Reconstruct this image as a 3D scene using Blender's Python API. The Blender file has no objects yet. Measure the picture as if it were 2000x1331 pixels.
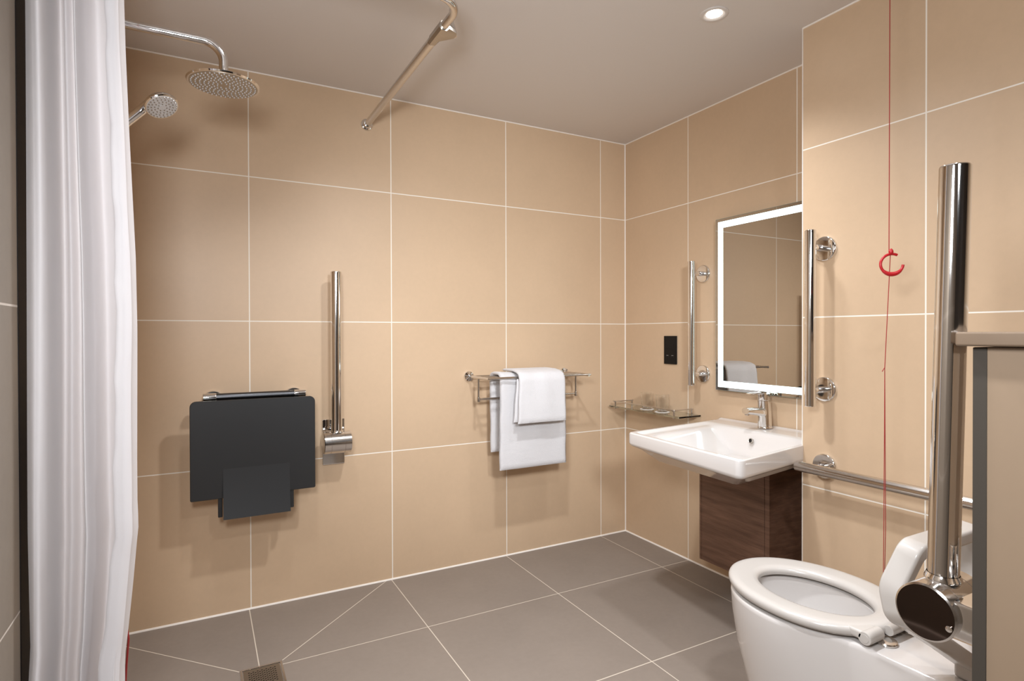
import bpy, bmesh, math, random
from mathutils import Vector, Matrix
random.seed(7)
S = bpy.context.scene
COL = S.collection
PI = math.pi

# ------------------------------------------------------------------ view
S.view_settings.view_transform = 'Standard'
S.view_settings.look = 'None'
S.view_settings.gamma = 1.0
S.view_settings.exposure = 0.34
S.view_settings.use_curve_mapping = False

# room constants (metres): back wall y=0, right wall x=0, floor z=0
H = 2.236
XL = -2.475         # left wall
XB = -0.254         # boxed-out right wall face
YB = -1.294         # where the boxing starts
YF = -3.7           # wall behind the camera
G1, G2, G3 = 0.5985, 1.199, 1.799     # horizontal joints


# ------------------------------------------------------------------ materials
def new_mat(name):
    m = bpy.data.materials.new(name)
    m.use_nodes = True
    nt = m.node_tree
    return m, nt, nt.nodes['Principled BSDF']


def setp(b, **kw):
    names = {'color': 'Base Color', 'rough': 'Roughness', 'metal': 'Metallic', 'ior': 'IOR',
             'trans': 'Transmission Weight', 'coat': 'Coat Weight', 'spec': 'Specular IOR Level',
             'sheen': 'Sheen Weight', 'alpha': 'Alpha', 'sss': 'Subsurface Weight',
             'aniso': 'Anisotropic', 'coatr': 'Coat Roughness'}
    for k, v in kw.items():
        if k == 'color' and len(v) == 3:
            v = (*v, 1)
        b.inputs[names[k]].default_value = v


def simple(name, color, rough=0.4, **kw):
    m, nt, b = new_mat(name)
    setp(b, color=color, rough=rough, **kw)
    return m


def mathn(nt, op, a, b=None, c=None):
    n = nt.nodes.new('ShaderNodeMath')
    n.operation = op
    for i, v in enumerate((a, b, c)):
        if v is None:
            continue
        if isinstance(v, (int, float)):
            n.inputs[i].default_value = v
        else:
            nt.links.new(v, n.inputs[i])
    return n.outputs[0]


def mixc(nt, fac, a, b):
    n = nt.nodes.new('ShaderNodeMix')
    n.data_type = 'RGBA'
    for idx, v in ((0, fac), (6, a), (7, b)):
        if isinstance(v, (int, float)):
            n.inputs[idx].default_value = v
        elif isinstance(v, tuple):
            n.inputs[idx].default_value = (*v, 1) if len(v) == 3 else v
        else:
            nt.links.new(v, n.inputs[idx])
    return n.outputs[2]


def noise(nt, vec, scale, detail=4, rough=0.55):
    n = nt.nodes.new('ShaderNodeTexNoise')
    n.inputs['Scale'].default_value = scale
    n.inputs['Detail'].default_value = detail
    n.inputs['Roughness'].default_value = rough
    if vec is not None:
        nt.links.new(vec, n.inputs['Vector'])
    return n.outputs['Fac']


def maprange(nt, v, a, b, c, d):
    n = nt.nodes.new('ShaderNodeMapRange')
    nt.links.new(v, n.inputs[0])
    for i, x in enumerate((a, b, c, d)):
        n.inputs[i + 1].default_value = x
    return n.outputs[0]


def tile_mat(name, base, grout, lines=(), segs=(), g=0.0040, rough=0.42, vary=0.05, region=None, gain=1.0):
    """stone tile: joints at axis = offset + k*period, plus extra straight cuts (segs)"""
    m, nt, b = new_mat(name)
    geo = nt.nodes.new('ShaderNodeNewGeometry')
    sep = nt.nodes.new('ShaderNodeSeparateXYZ')
    nt.links.new(geo.outputs['Position'], sep.inputs[0])
    ax = {'x': sep.outputs[0], 'y': sep.outputs[1], 'z': sep.outputs[2]}
    mask = None

    def line_mask(dist, width=g):
        return maprange(nt, dist, width * 0.5 - 0.0003, width * 0.5 + 0.0005, 1, 0)

    for (a, off, per, lo, hi) in lines:
        v = ax[a]
        if per:
            t = mathn(nt, 'DIVIDE', mathn(nt, 'SUBTRACT', v, off), per)
            fr = mathn(nt, 'FRACT', mathn(nt, 'ADD', t, 0.5))
            d = mathn(nt, 'MULTIPLY', mathn(nt, 'ABSOLUTE', mathn(nt, 'SUBTRACT', fr, 0.5)), per)
        else:
            d = mathn(nt, 'ABSOLUTE', mathn(nt, 'SUBTRACT', v, off))
        k = line_mask(d)
        if lo is not None:
            # (axis, min, max) limits
            for (la, l0, l1) in lo:
                k = mathn(nt, 'MULTIPLY', k, mathn(nt, 'GREATER_THAN', ax[la], l0))
                k = mathn(nt, 'MULTIPLY', k, mathn(nt, 'LESS_THAN', ax[la], l1))
        mask = k if mask is None else mathn(nt, 'MAXIMUM', mask, k)
    for (x0, y0, x1, y1) in segs:
        L = math.hypot(x1 - x0, y1 - y0)
        ux, uy = (x1 - x0) / L, (y1 - y0) / L
        dx = mathn(nt, 'SUBTRACT', ax['x'], x0)
        dy = mathn(nt, 'SUBTRACT', ax['y'], y0)
        t = mathn(nt, 'ADD', mathn(nt, 'MULTIPLY', dx, ux), mathn(nt, 'MULTIPLY', dy, uy))
        d = mathn(nt, 'ABSOLUTE', mathn(nt, 'SUBTRACT', mathn(nt, 'MULTIPLY', dx, uy), mathn(nt, 'MULTIPLY', dy, ux)))
        k = line_mask(d)
        k = mathn(nt, 'MULTIPLY', k, mathn(nt, 'GREATER_THAN', t, 0.0))
        k = mathn(nt, 'MULTIPLY', k, mathn(nt, 'LESS_THAN', t, L))
        mask = k if mask is None else mathn(nt, 'MAXIMUM', mask, k)
    n1 = noise(nt, geo.outputs['Position'], 2.6, 6, 0.62)
    n2 = noise(nt, geo.outputs['Position'], 45, 3, 0.6)
    s = mathn(nt, 'ADD', mathn(nt, 'MULTIPLY', n1, 0.7), mathn(nt, 'MULTIPLY', n2, 0.3))
    s = maprange(nt, s, 0.3, 0.7, 1 - vary, 1 + vary)
    hsv = nt.nodes.new('ShaderNodeHueSaturation')
    hsv.inputs['Color'].default_value = (*base, 1)
    nt.links.new(s, hsv.inputs['Value'])
    col = hsv.outputs[0]
    if mask is not None:
        col = mixc(nt, mask, col, grout)
        rr = maprange(nt, mask, 0, 1, rough, 0.8)
        nt.links.new(rr, b.inputs['Roughness'])
        bump = nt.nodes.new('ShaderNodeBump')
        bump.inputs['Strength'].default_value = 0.25
        bump.inputs['Distance'].default_value = 0.001
        nt.links.new(mathn(nt, 'SUBTRACT', mathn(nt, 'MULTIPLY', n2, 0.15), mask), bump.inputs['Height'])
        nt.links.new(bump.outputs[0], b.inputs['Normal'])
    else:
        b.inputs['Roughness'].default_value = rough
    nt.links.new(col, b.inputs['Base Color'])
    return m


BEIGE = (0.610, 0.442, 0.292)
GROUT = (0.90, 0.84, 0.75)
TAUPE = (0.262, 0.218, 0.184)
FGROUT = (0.66, 0.58, 0.48)
TW = 0.6021
ZL = [('z', G1, None, None, None), ('z', G2, None, None, None), ('z', G3, None, None, None)]
M = {}
M['tile_back'] = tile_mat('BackWallTile', BEIGE, GROUT, [('x', -0.7785, TW, None, None)] + ZL)
M['tile_right'] = tile_mat('RightWallTile', BEIGE, GROUT, [('y', -0.4888, TW, None, None)] + ZL)
M['tile_box'] = tile_mat('BoxingTile', BEIGE, GROUT, [('y', -1.6938, TW, None, None)] + ZL)
M['tile_plain'] = tile_mat('PlainBeigeTile', BEIGE, GROUT, ZL)
M['tile_left'] = tile_mat('TaupeWallTile', (0.30, 0.25, 0.20), (0.74, 0.66, 0.58),
                          [('z', G1, None, None, None), ('z', G2, None, None, None), ('z', G3, None, None, None),
                           ('y', -1.60, TW, None, None)], vary=0.08)
M['tile_floor'] = tile_mat('FloorTile', TAUPE, FGROUT,
                           [('x', -0.7836, 0.603, None, None),
                            ('y', -0.4941, 0.599, [('x', -1.93, 0.1)], None),
                            ('y', -1.0935, None, [('x', XL - .2, 0.1)], None)],
                           segs=[(-1.915, -0.468, -1.408, -0.001), (-2.052, -0.474, -2.474, -0.03),
                                 (-1.915, -0.612, -1.39, -1.093), (-2.052, -0.612, -2.474, -1.05)],
                           g=0.0034, rough=0.5, vary=0.09)
M['panel'] = tile_mat('CisternPanel', (0.285, 0.205, 0.138), GROUT, (), rough=0.4, vary=0.03)
M['ledge'] = tile_mat('LedgeStone', (0.170, 0.118, 0.078), GROUT, (), rough=0.45, vary=0.07)
M['ceiling'] = simple('CeilingPaint', (0.69, 0.645, 0.61), 0.42)
M['silicone'] = simple('WhiteSilicone', (0.90, 0.84, 0.77), 0.45)
M['chrome'] = simple('Chrome', (0.80, 0.79, 0.78), 0.07, metal=1.0)
M['steel'] = simple('PolishedSteel', (0.66, 0.63, 0.60), 0.16, metal=1.0)
M['brushed'] = simple('BrushedSteel', (0.46, 0.42, 0.37), 0.34, metal=1.0)
M['darksteel'] = simple('DarkHingeBar', (0.10, 0.10, 0.105), 0.28, metal=1.0)
M['darkcap'] = simple('DarkPolishedCap', (0.10, 0.075, 0.065), 0.04, metal=1.0)
M['darktrim'] = simple('DarkBronzeTrim', (0.013, 0.010, 0.009), 0.55, spec=0.08)
M['greytrim'] = simple('GreyEdgeTrim', (0.058, 0.048, 0.038), 0.6, spec=0.25)
M['black'] = simple('BlackHole', (0.004, 0.0035, 0.003), 0.6)
M['socket'] = simple('BlackSocketPlate', (0.008, 0.007, 0.0065), 0.45, spec=0.2)
M['seat'] = simple('CharcoalPlastic', (0.021, 0.0215, 0.0225), 0.42)
M['ceramic'] = simple('WhiteCeramic', (0.68, 0.645, 0.62), 0.09, coat=0.4, coatr=0.03)
M['plastic'] = simple('WhitePlastic', (0.53, 0.495, 0.46), 0.22)
M['nozzle'] = simple('GreyRubberNozzle', (0.55, 0.53, 0.52), 0.5)
M['red'] = simple('RedPlastic', (0.48, 0.012, 0.018), 0.32)
M['redcord'] = simple('RedCord', (0.36, 0.03, 0.028), 0.7)
M['coaster'] = simple('WhiteCoaster', (0.86, 0.82, 0.78), 0.7)
M['emblem'] = simple('GreyEmblem', (0.35, 0.33, 0.31), 0.5)
M['doorpaint'] = simple('DarkDoor', (0.03, 0.022, 0.017), 0.4)
M['frontwall'] = simple('PlainFrontWall', (0.05, 0.04, 0.033), 0.7)


def glass_mat(name, tint, rough=0.0):
    m, nt, b = new_mat(name)
    setp(b, color=tint, rough=rough, trans=1.0, ior=1.47)
    return m


M['glass'] = glass_mat('ClearGlass', (0.98, 0.985, 0.98))
M['shelfglass'] = glass_mat('GreenishShelfGlass', (0.90, 0.97, 0.92), 0.02)
M['mirror'] = simple('MirrorGlass', (0.50, 0.475, 0.44), 0.0, metal=1.0)
M['mirroredge'] = simple('MirrorGlassEdge', (0.25, 0.40, 0.38), 0.1, metal=0.5)


def emit(name, col, strength):
    m, nt, b = new_mat(name)
    b.inputs['Base Color'].default_value = (*col, 1)
    b.inputs['Emission Color'].default_value = (*col, 1)
    b.inputs['Emission Strength'].default_value = strength
    return m


M['led'] = emit('MirrorLightBand', (0.80, 1.0, 0.99), 2.0)
M['lamp'] = emit('DownlightLens', (1.0, 0.97, 0.92), 14)


def towel_mat():
    m, nt, b = new_mat('WhiteTerry')
    setp(b, color=(0.655, 0.637, 0.643), rough=0.95, sheen=0.3)
    geo = nt.nodes.new('ShaderNodeNewGeometry')
    n = noise(nt, geo.outputs['Position'], 330, 2)
    n2 = noise(nt, geo.outputs['Position'], 60, 3)
    bump = nt.nodes.new('ShaderNodeBump')
    bump.inputs['Strength'].default_value = 0.55
    bump.inputs['Distance'].default_value = 0.003
    nt.links.new(mathn(nt, 'ADD', n, mathn(nt, 'MULTIPLY', n2, 0.6)), bump.inputs['Height'])
    nt.links.new(bump.outputs[0], b.inputs['Normal'])
    return m


M['towel'] = towel_mat()


def curtain_mat():
    m, nt, b = new_mat('WhiteShowerFabric')
    setp(b, color=(0.80, 0.775, 0.785), rough=0.55, sheen=0.2)
    geo = nt.nodes.new('ShaderNodeNewGeometry')
    mp = nt.nodes.new('ShaderNodeMapping')
    mp.inputs['Scale'].default_value = (9, 9, 5)
    nt.links.new(geo.outputs['Position'], mp.inputs['Vector'])
    n1 = noise(nt, mp.outputs[0], 2.2, 3, .5)
    n2 = noise(nt, geo.outputs['Position'], 420, 2, .5)
    bump = nt.nodes.new('ShaderNodeBump')
    bump.inputs['Strength'].default_value = .35
    bump.inputs['Distance'].default_value = .006
    nt.links.new(mathn(nt, 'ADD', n1, mathn(nt, 'MULTIPLY', n2, .05)), bump.inputs['Height'])
    nt.links.new(bump.outputs[0], b.inputs['Normal'])
    tr = nt.nodes.new('ShaderNodeBsdfTranslucent')
    tr.inputs['Color'].default_value = (0.86, 0.835, 0.84, 1)
    mx = nt.nodes.new('ShaderNodeMixShader')
    mx.inputs[0].default_value = 0.30
    nt.links.new(b.outputs[0], mx.inputs[1])
    nt.links.new(tr.outputs[0], mx.inputs[2])
    nt.links.new(mx.outputs[0], nt.nodes['Material Output'].inputs['Surface'])
    return m


M['curtain'] = curtain_mat()


def walnut_mat():
    m, nt, b = new_mat('WalnutVeneer')
    geo = nt.nodes.new('ShaderNodeNewGeometry')
    mp = nt.nodes.new('ShaderNodeMapping')
    mp.inputs['Scale'].default_value = (6, 2.2, 24)
    nt.links.new(geo.outputs['Position'], mp.inputs['Vector'])
    w = noise(nt, mp.outputs[0], 1.6, 6, 0.6)
    mp2 = nt.nodes.new('ShaderNodeMapping')
    mp2.inputs['Scale'].default_value = (8, 6, 160)
    nt.links.new(geo.outputs['Position'], mp2.inputs['Vector'])
    f = noise(nt, mp2.outputs[0], 2.0, 4, 0.6)
    v = mathn(nt, 'ADD', mathn(nt, 'MULTIPLY', w, 0.7), mathn(nt, 'MULTIPLY', f, 0.3))
    r = nt.nodes.new('ShaderNodeValToRGB')
    nt.links.new(v, r.inputs[0])
    e = r.color_ramp.elements
    e[0].position, e[0].color = 0.30, (0.075, 0.035, 0.021, 1)
    e[1].position, e[1].color = 0.70, (0.24, 0.128, 0.082, 1)
    k = r.color_ramp.elements.new(0.5)
    k.color = (0.150, 0.078, 0.049, 1)
    nt.links.new(r.outputs[0], b.inputs['Base Color'])
    b.inputs['Roughness'].default_value = 0.45
    return m


M['walnut'] = walnut_mat()
M['walnutdark'] = simple('DarkWalnutSide', (0.022, 0.012, 0.009), 0.45)


# ------------------------------------------------------------------ mesh tools
def V(*a):
    return Vector(a)


def frame_axes(d):
    d = Vector(d).normalized()
    up = V(0, 0, 1) if abs(d.z) < 0.95 else V(1, 0, 0)
    a = d.cross(up).normalized()
    b = a.cross(d).normalized()
    return a, b, d


class MB:
    def __init__(s):
        s.bm = bmesh.new()

    def box(s, c, size, bev=0.0, seg=2, rot=None):
        r = bmesh.ops.create_cube(s.bm, size=1.0)
        vs = r['verts']
        mat = Matrix.Diagonal((*size, 1))
        if rot is not None:
            mat = rot.to_4x4() @ mat
        mat = Matrix.Translation(Vector(c)) @ mat
        bmesh.ops.transform(s.bm, matrix=mat, verts=vs)
        if bev > 0:
            es = list({e for v in vs for e in v.link_edges})
            bmesh.ops.bevel(s.bm, geom=es, offset=bev, segments=seg, affect='EDGES', profile=0.5)
        return s

    def span(s, a, b, bev=0.0, seg=2):
        a, b = Vector(a), Vector(b)
        return s.box((a + b) / 2, [abs(b[i] - a[i]) for i in range(3)], bev, seg)

    def loft(s, loops, cap0=True, cap1=True, closed=True):
        rings = [[s.bm.verts.new(Vector(p)) for p in L] for L in loops]
        n = len(rings[0])
        for A, B in zip(rings, rings[1:]):
            for i in range(n if closed else n - 1):
                j = (i + 1) % n
                try:
                    s.bm.faces.new((A[i], A[j], B[j], B[i]))
                except ValueError:
                    pass
        if closed and cap0:
            s.bm.faces.new(list(reversed(rings[0])))
        if closed and cap1:
            s.bm.faces.new(rings[-1])
        return rings

    def lathe(s, o, axis, prof, seg=40, cap0=True, cap1=True):
        """prof: list of (radius, height along axis)"""
        a, b, d = frame_axes(axis)
        o = Vector(o)
        loops = []
        for (r, h) in prof:
            r = max(r, 1e-5)
            loops.append([o + d * h + (a * math.cos(t) + b * math.sin(t)) * r
                          for t in (2 * PI * k / seg for k in range(seg))])
        s.loft(loops, cap0, cap1)
        return s

    def cyl(s, p0, p1, r, bev=0.0, seg=32):
        p0, p1 = Vector(p0), Vector(p1)
        L = (p1 - p0).length
        if bev > 0:
            prof = [(r - bev, 0), (r - bev * .3, bev * .3), (r, bev), (r, L - bev), (r - bev * .3, L - bev * .3), (r - bev, L)]
        else:
            prof = [(r, 0), (r, L)]
        return s.lathe(p0, p1 - p0, prof, seg)

    def tube(s, pts, r, seg=20, cap=True):
        pts = [Vector(p) for p in pts]
        n = len(pts)
        tang = []
        for i in range(n):
            t = (pts[min(i + 1, n - 1)] - pts[max(i - 1, 0)]).normalized()
            tang.append(t)
        a, b, _ = frame_axes(tang[0])
        loops = []
        for i in range(n):
            if i:
                q = tang[i - 1].rotation_difference(tang[i])
                a = q @ a
                b = q @ b
            rr = r[i] if isinstance(r, (list, tuple)) else r
            loops.append([pts[i] + (a * math.cos(t) + b * math.sin(t)) * rr
                          for t in (2 * PI * k / seg for k in range(seg))])
        s.loft(loops, cap, cap)
        return s

    def build(s, name, mat, parent=None, ang=35, origin=None, smooth=True):
        bm = s.bm
        bmesh.ops.remove_doubles(bm, verts=bm.verts, dist=1e-6)
        bmesh.ops.recalc_face_normals(bm, faces=bm.faces)
        o = Vector(parent_origin(parent)) if parent is not None else Vector(origin or (0, 0, 0))
        for v in bm.verts:
            v.co -= o
        lim = math.radians(ang)
        for f in bm.faces:
            f.smooth = smooth
        for e in bm.edges:
            e.smooth = not (len(e.link_faces) == 2 and e.calc_face_angle(0) > lim)
        me = bpy.data.meshes.new(name)
        bm.to_mesh(me)
        bm.free()
        mats = mat if isinstance(mat, (list, tuple)) else [mat]
        for m in mats:
            me.materials.append(M[m] if isinstance(m, str) else m)
        ob = bpy.data.objects.new(name, me)
        COL.objects.link(ob)
        if ang < 90:
            wn = ob.modifiers.new('WeightedNormal', 'WEIGHTED_NORMAL')
            wn.mode = 'FACE_AREA'
            wn.weight = 60
            wn.keep_sharp = True
        if parent is not None:
            ob.parent = parent
        else:
            ob.location = o
        return ob


def parent_origin(p):
    o = Vector((0, 0, 0))
    while p is not None:
        o += p.location
        p = p.parent
    return o


def thing(name, label, cat, loc=(0, 0, 0), group=None):
    o = bpy.data.objects.new(name, None)
    COL.objects.link(o)
    o.empty_display_size = 0.05
    o.location = loc
    o['label'] = label
    o['category'] = cat
    if group:
        o['group'] = group
    return o


def tag(o, label, cat, group=None):
    o['label'] = label
    o['category'] = cat
    if group:
        o['group'] = group
    return o


def struct(o):
    o['kind'] = 'structure'
    return o


def bend(pts, rad, n=10):
    """round the inner corners of a polyline"""
    P = [Vector(p) for p in pts]
    out = [P[0]]
    for i in range(1, len(P) - 1):
        a, b, c = P[i - 1], P[i], P[i + 1]
        u, w = (a - b).normalized(), (c - b).normalized()
        th = u.angle(w)
        r = rad if not isinstance(rad, (list, tuple)) else rad[i - 1]
        d = r / math.tan(th / 2)
        ctr = b + (u + w).normalized() * (r / math.sin(th / 2))
        s0, s1 = b + u * d - ctr, b + w * d - ctr
        tot = s0.angle(s1)
        axis = s0.cross(s1).normalized()
        for k in range(n + 1):
            out.append(ctr + Matrix.Rotation(tot * k / n, 3, axis) @ s0)
    out.append(P[-1])
    return out


# ------------------------------------------------------------------ the room
struct(MB().span((XL - .2, 0, -.1), (0.2, 0.12, H + .1)).build('wall_back', 'tile_back'))
struct(MB().span((0, -4.0, -.1), (0.15, 0, H + .1)).build('wall_right', 'tile_right'))
struct(MB().span((XB, YF, 0), (0, YB, H)).build('wall_right_boxing', 'tile_box'))
struct(MB().span((XL - .12, YF, 0), (XL, -1.166, H)).build('wall_left', 'tile_left'))
struct(MB().span((XL - .12, -1.085, 0), (XL, 0, H)).build('wall_left_shower', 'tile_plain'))
struct(MB().span((XL - .13, -1.166, 0), (XL + .0015, -1.085, H), .0005).build('trim_1', 'darktrim'))
struct(MB().span((XL - .2, -4.0, -.1), (0.15, 0.12, 0)).build('floor', 'tile_floor'))
struct(MB().span((XL - .2, -4.0, H), (0.15, 0.12, H + .1)).build('ceiling', 'ceiling'))
# unseen wall and door behind the camera, coloured near black for dark chrome reflections
struct(MB().span((XL - .12, YF - .1, 0), (0, YF, H)).build('wall_front', 'frontwall'))
d = struct(MB().span((-1.95, YF, .005), (-.95, YF + .045, 2.05), .004).build('door_1', 'doorpaint'))
# half-height wall that hides the cistern
XD, YD = -1.130, -2.187
struct(MB().span((XD, -2.62, 0), (XB, YD, 1.120)).build('wall_cistern', 'panel'))
struct(MB().span((XD - .0015, YD - .0165, 0), (XD + .012, YD + .0015, 1.1195), .001).build('trim_2', 'greytrim'))


def bead(name, p0, p1, w=0.006):
    m = MB()
    m.tube([p0, p1], w, 8)
    return struct(m.build(name, 'silicone'))


bead('trim_3', (XL, 0, 0), (0, 0, 0), .0058)
bead('trim_4', (0, 0, 0), (0, YB, 0), .0058)
bead('trim_5', (0, 0, 0), (0, 0, H), .0042)
bead('trim_6', (XL, 0, H), (0, 0, H), .0042)
bead('trim_7', (0, 0, H), (0, YB, H), .0042)
bead('trim_8', (XB, YB, H), (XB, YF, H), .0042)
bead('trim_9', (XL, 0, 0), (XL, YF, 0), .0055)
bead('trim_10', (XB, YB, 0), (XB, YD, 0), .0055)
struct(MB().span((XB - .0015, YB - .0015, 0), (XB + .004, YB + .002, H), .0006).build('trim_11', 'silicone'))

# ------------------------------------------------------------------ ledge on the half wall
l = MB().span((-1.150, -2.62, 1.1215), (XB - .002, -2.170, 1.1430), .0035, 3).build('ledge_shelf', 'ledge', origin=(-.7, -2.4, 1.1215))
tag(l, 'stone-effect ledge capping the half-height wall at right edge, beside the folded rail', 'shelf')

# ------------------------------------------------------------------ downlight
dl = thing('ceiling_downlight', 'round recessed downlight glowing in the ceiling above the basin', 'light', (-.608, -1.211, H))
MB().lathe((-.608, -1.211, H), (0, 0, -1), [(.047, -.002), (.0465, .002), (.044, .004), (.037, .0045), (.031, .0015), (.026, .0002), (.025, -.001)], 48, False, False).build('bezel', 'ceiling', dl)
MB().lathe((-.608, -1.211, H), (0, 0, -1), [(.0262, .0003), (.0245, .0012), (.012, .0026), (.002, .003)], 40).build('lens', 'lamp', dl)

# ------------------------------------------------------------------ shower curtain
def curtain():
    t = thing('shower_curtain', 'white fabric shower curtain gathered in folds at the left wall', 'curtain', (-2.38, -1.135, 2.06))
    zt, zb = 2.065, 0.03
    nz, nu = 70, 260
    xr_tab = [(2.07, -2.304), (1.844, -2.298), (1.738, -2.296), (1.578, -2.291), (1.417, -2.285), (1.309, -2.281), (1.158, -2.279), (.876, -2.281), (.783, -2.281),
              (.734, -2.279), (.702, -2.282), (.605, -2.290), (.510, -2.299), (.457, -2.305), (.413, -2.305), (.03, -2.31)]

    def interp(z):
        for (z0, v0), (z1, v1) in zip(xr_tab, xr_tab[1:]):
            if z1 <= z <= z0:
                k = (z0 - z) / (z0 - z1)
                return v0 + (v1 - v0) * k
        return xr_tab[-1][1]
    # fold profile: (u along X, depth towards the camera)
    keys = [(-.06, .010), (0, .022), (.10, .046), (.19, .040), (.245, -.022), (.335, -.014), (.42, -.020), (.50, .034),
            (.575, .006), (.67, -.020), (.76, -.006), (.84, .030), (.92, .050), (1.0, .014), (1.08, -.01)]

    def prof(u):
        u = min(max(u, 0), 1)
        for q in range(1, len(keys) - 2):
            (a0, v0), (a1, v1), (a2, v2), (a3, v3) = keys[q - 1:q + 3]
            if a1 <= u <= a2:
                k = (u - a1) / (a2 - a1)
                m1 = (v2 - v0) / (a2 - a0) * (a2 - a1)
                m2 = (v3 - v1) / (a3 - a1) * (a2 - a1)
                return ((2 * k ** 3 - 3 * k * k + 1) * v1 + (k ** 3 - 2 * k * k + k) * m1 +
                        (3 * k * k - 2 * k ** 3) * v2 + (k ** 3 - k * k) * m2)
        return 0
    m = MB()
    rows = []
    for i in range(nz + 1):
        z = zt + (zb - zt) * i / nz
        low = max(0, (1.0 - z))            # the folds drift apart lower down
        x0 = -2.462 + .004 * min(1, max(0, (.75 - z) * 3))
        if z < .52:
            x0 -= .008 * min(1, (.52 - z) * 8)
        x1 = interp(z)
        row = []
        for j in range(nu + 1):
            u = j / nu
            uu = u + .012 * math.sin(2.1 * z + 5 * u) * math.sin(PI * u) + .045 * low * math.sin(2.2 * PI * u + 0.8) * math.sin(PI * u)
            amp = 1.45 + .25 * low + .22 * math.sin(2.6 * z + 9 * u)
            y = -1.128 - amp * prof(uu) - .003 * math.sin(7 * u + 2.5 * z) - .004 * math.sin(14 * u - 3 * z) * low
            row.append(m.bm.verts.new((x0 + (x1 - x0) * u, y, z)))
        rows.append(row)
    for A, B in zip(rows, rows[1:]):
        for j in range(nu):
            m.bm.faces.new((A[j], A[j + 1], B[j + 1], B[j]))
    ob = m.build('fabric', 'curtain', t, ang=180)
    # stitched side hem, a narrow doubled strip on the outer edge
    h = MB()
    rows = []
    for i in range(nz + 1):
        z = zt + (zb - zt) * i / nz
        x1 = interp(z)
        wl = .030 + .010 * min(1, max(0, (1.5 - z))) + .0015 * math.sin(31 * z) + .001 * math.sin(67 * z)
        base = -1.205 - .004 * math.sin(3 * z)
        rows.append([h.bm.verts.new((x1 - wl, base + .004, z)),
                     h.bm.verts.new((x1 - wl + .0035, base - .001, z)),
                     h.bm.verts.new((x1 - wl + .0070, base - .0005 + .0006 * math.sin(90 * z), z)),
                     h.bm.verts.new((x1 - wl * .5, base - .004 + .001 * math.sin(13 * z), z)),
                     h.bm.verts.new((x1 - .006 + .0008 * math.sin(17 * z), base + .010, z))])
    for A, B in zip(rows, rows[1:]):
        for j in range(4):
            h.bm.faces.new((A[j], A[j + 1], B[j + 1], B[j]))
    h.build('side_hem', 'curtain', t, ang=180)
    # hooks that carry the fabric on the rail
    for k in range(5):
        x = -2.455 + k * .030
        hk = MB()
        pts = [V(x, -1.10 + .019 * math.cos(a), 2.095 + .019 * math.sin(a)) for a in (PI * 2 * q / 20 for q in range(21))]
        hk.tube(pts, .0016, 8, False)
        hk.tube([(x, -1.10 - .002, 2.077), (x, -1.125, 2.062)], .0016, 8)
        hk.build('curtain_hook', 'chrome', t)


curtain()

# ------------------------------------------------------------------ curtain rail
def curtain_rail():
    X, Z = -1.493, 2.095
    t = thing('curtain_rail', 'chrome shower curtain rail running from the back wall up to a bend', 'curtain rail', (X, 0, Z))
    pts = bend([(X, -.012, Z), (X, -1.10, Z), (XL + .004, -1.10, Z)], .085, 14)
    MB().tube(pts, .0125, 28).build('rail', 'steel', t)
    MB().lathe((X, -.04, Z), (0, -1, 0), [(.0125, 0), (.0145, .003), (.0145, .80), (.0142, .805), (.0125, .808)], 28).build('sleeve', 'steel', t)
    MB().lathe((X, -.0005, Z), (0, -1, 0), [(.027, 0), (.027, .004), (.025, .008), (.019, .011), (.0185, .022), (.017, .026), (.0125, .028)], 36).build('wall_flange', 'chrome', t)
    # side bracket with the ceiling post
    b = MB()
    for y0, y1 in ((-.935, -.845),):
        sec = [(X - .016, Z - .006), (X - .010, Z + .015), (X + .010, Z + .015), (X + .052, Z + .004), (X + .054, Z - .006), (X + .008, Z - .015), (X - .010, Z - .015)]
        taper = {0: (.30, -.955), 1: (.85, -.940), 2: (1, -.922), 3: (.95, -.905), 4: (.35, -.880), 5: (.12, -.850)}
        loops = []
        for k in sorted(taper):
            w, y = taper[k]
            loops.append([V(X + ((px - X) * (w if px > X + .02 else 1)), y, pz) for px, pz in sec])
        b.loft(loops)
    b.build('bracket', 'brushed', t)
    px, py = X + .040, -.915
    MB().lathe((px, py, Z - .004), (0, 0, 1), [(.017, 0), (.017, .008), (.012, .03), (.0075, .042), (.0072, H - Z - .006), (.020, H - Z - .004), (.020, H - Z + .0035)], 24).build('ceiling_post', 'steel', t)
    return t


curtain_rail()

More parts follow.
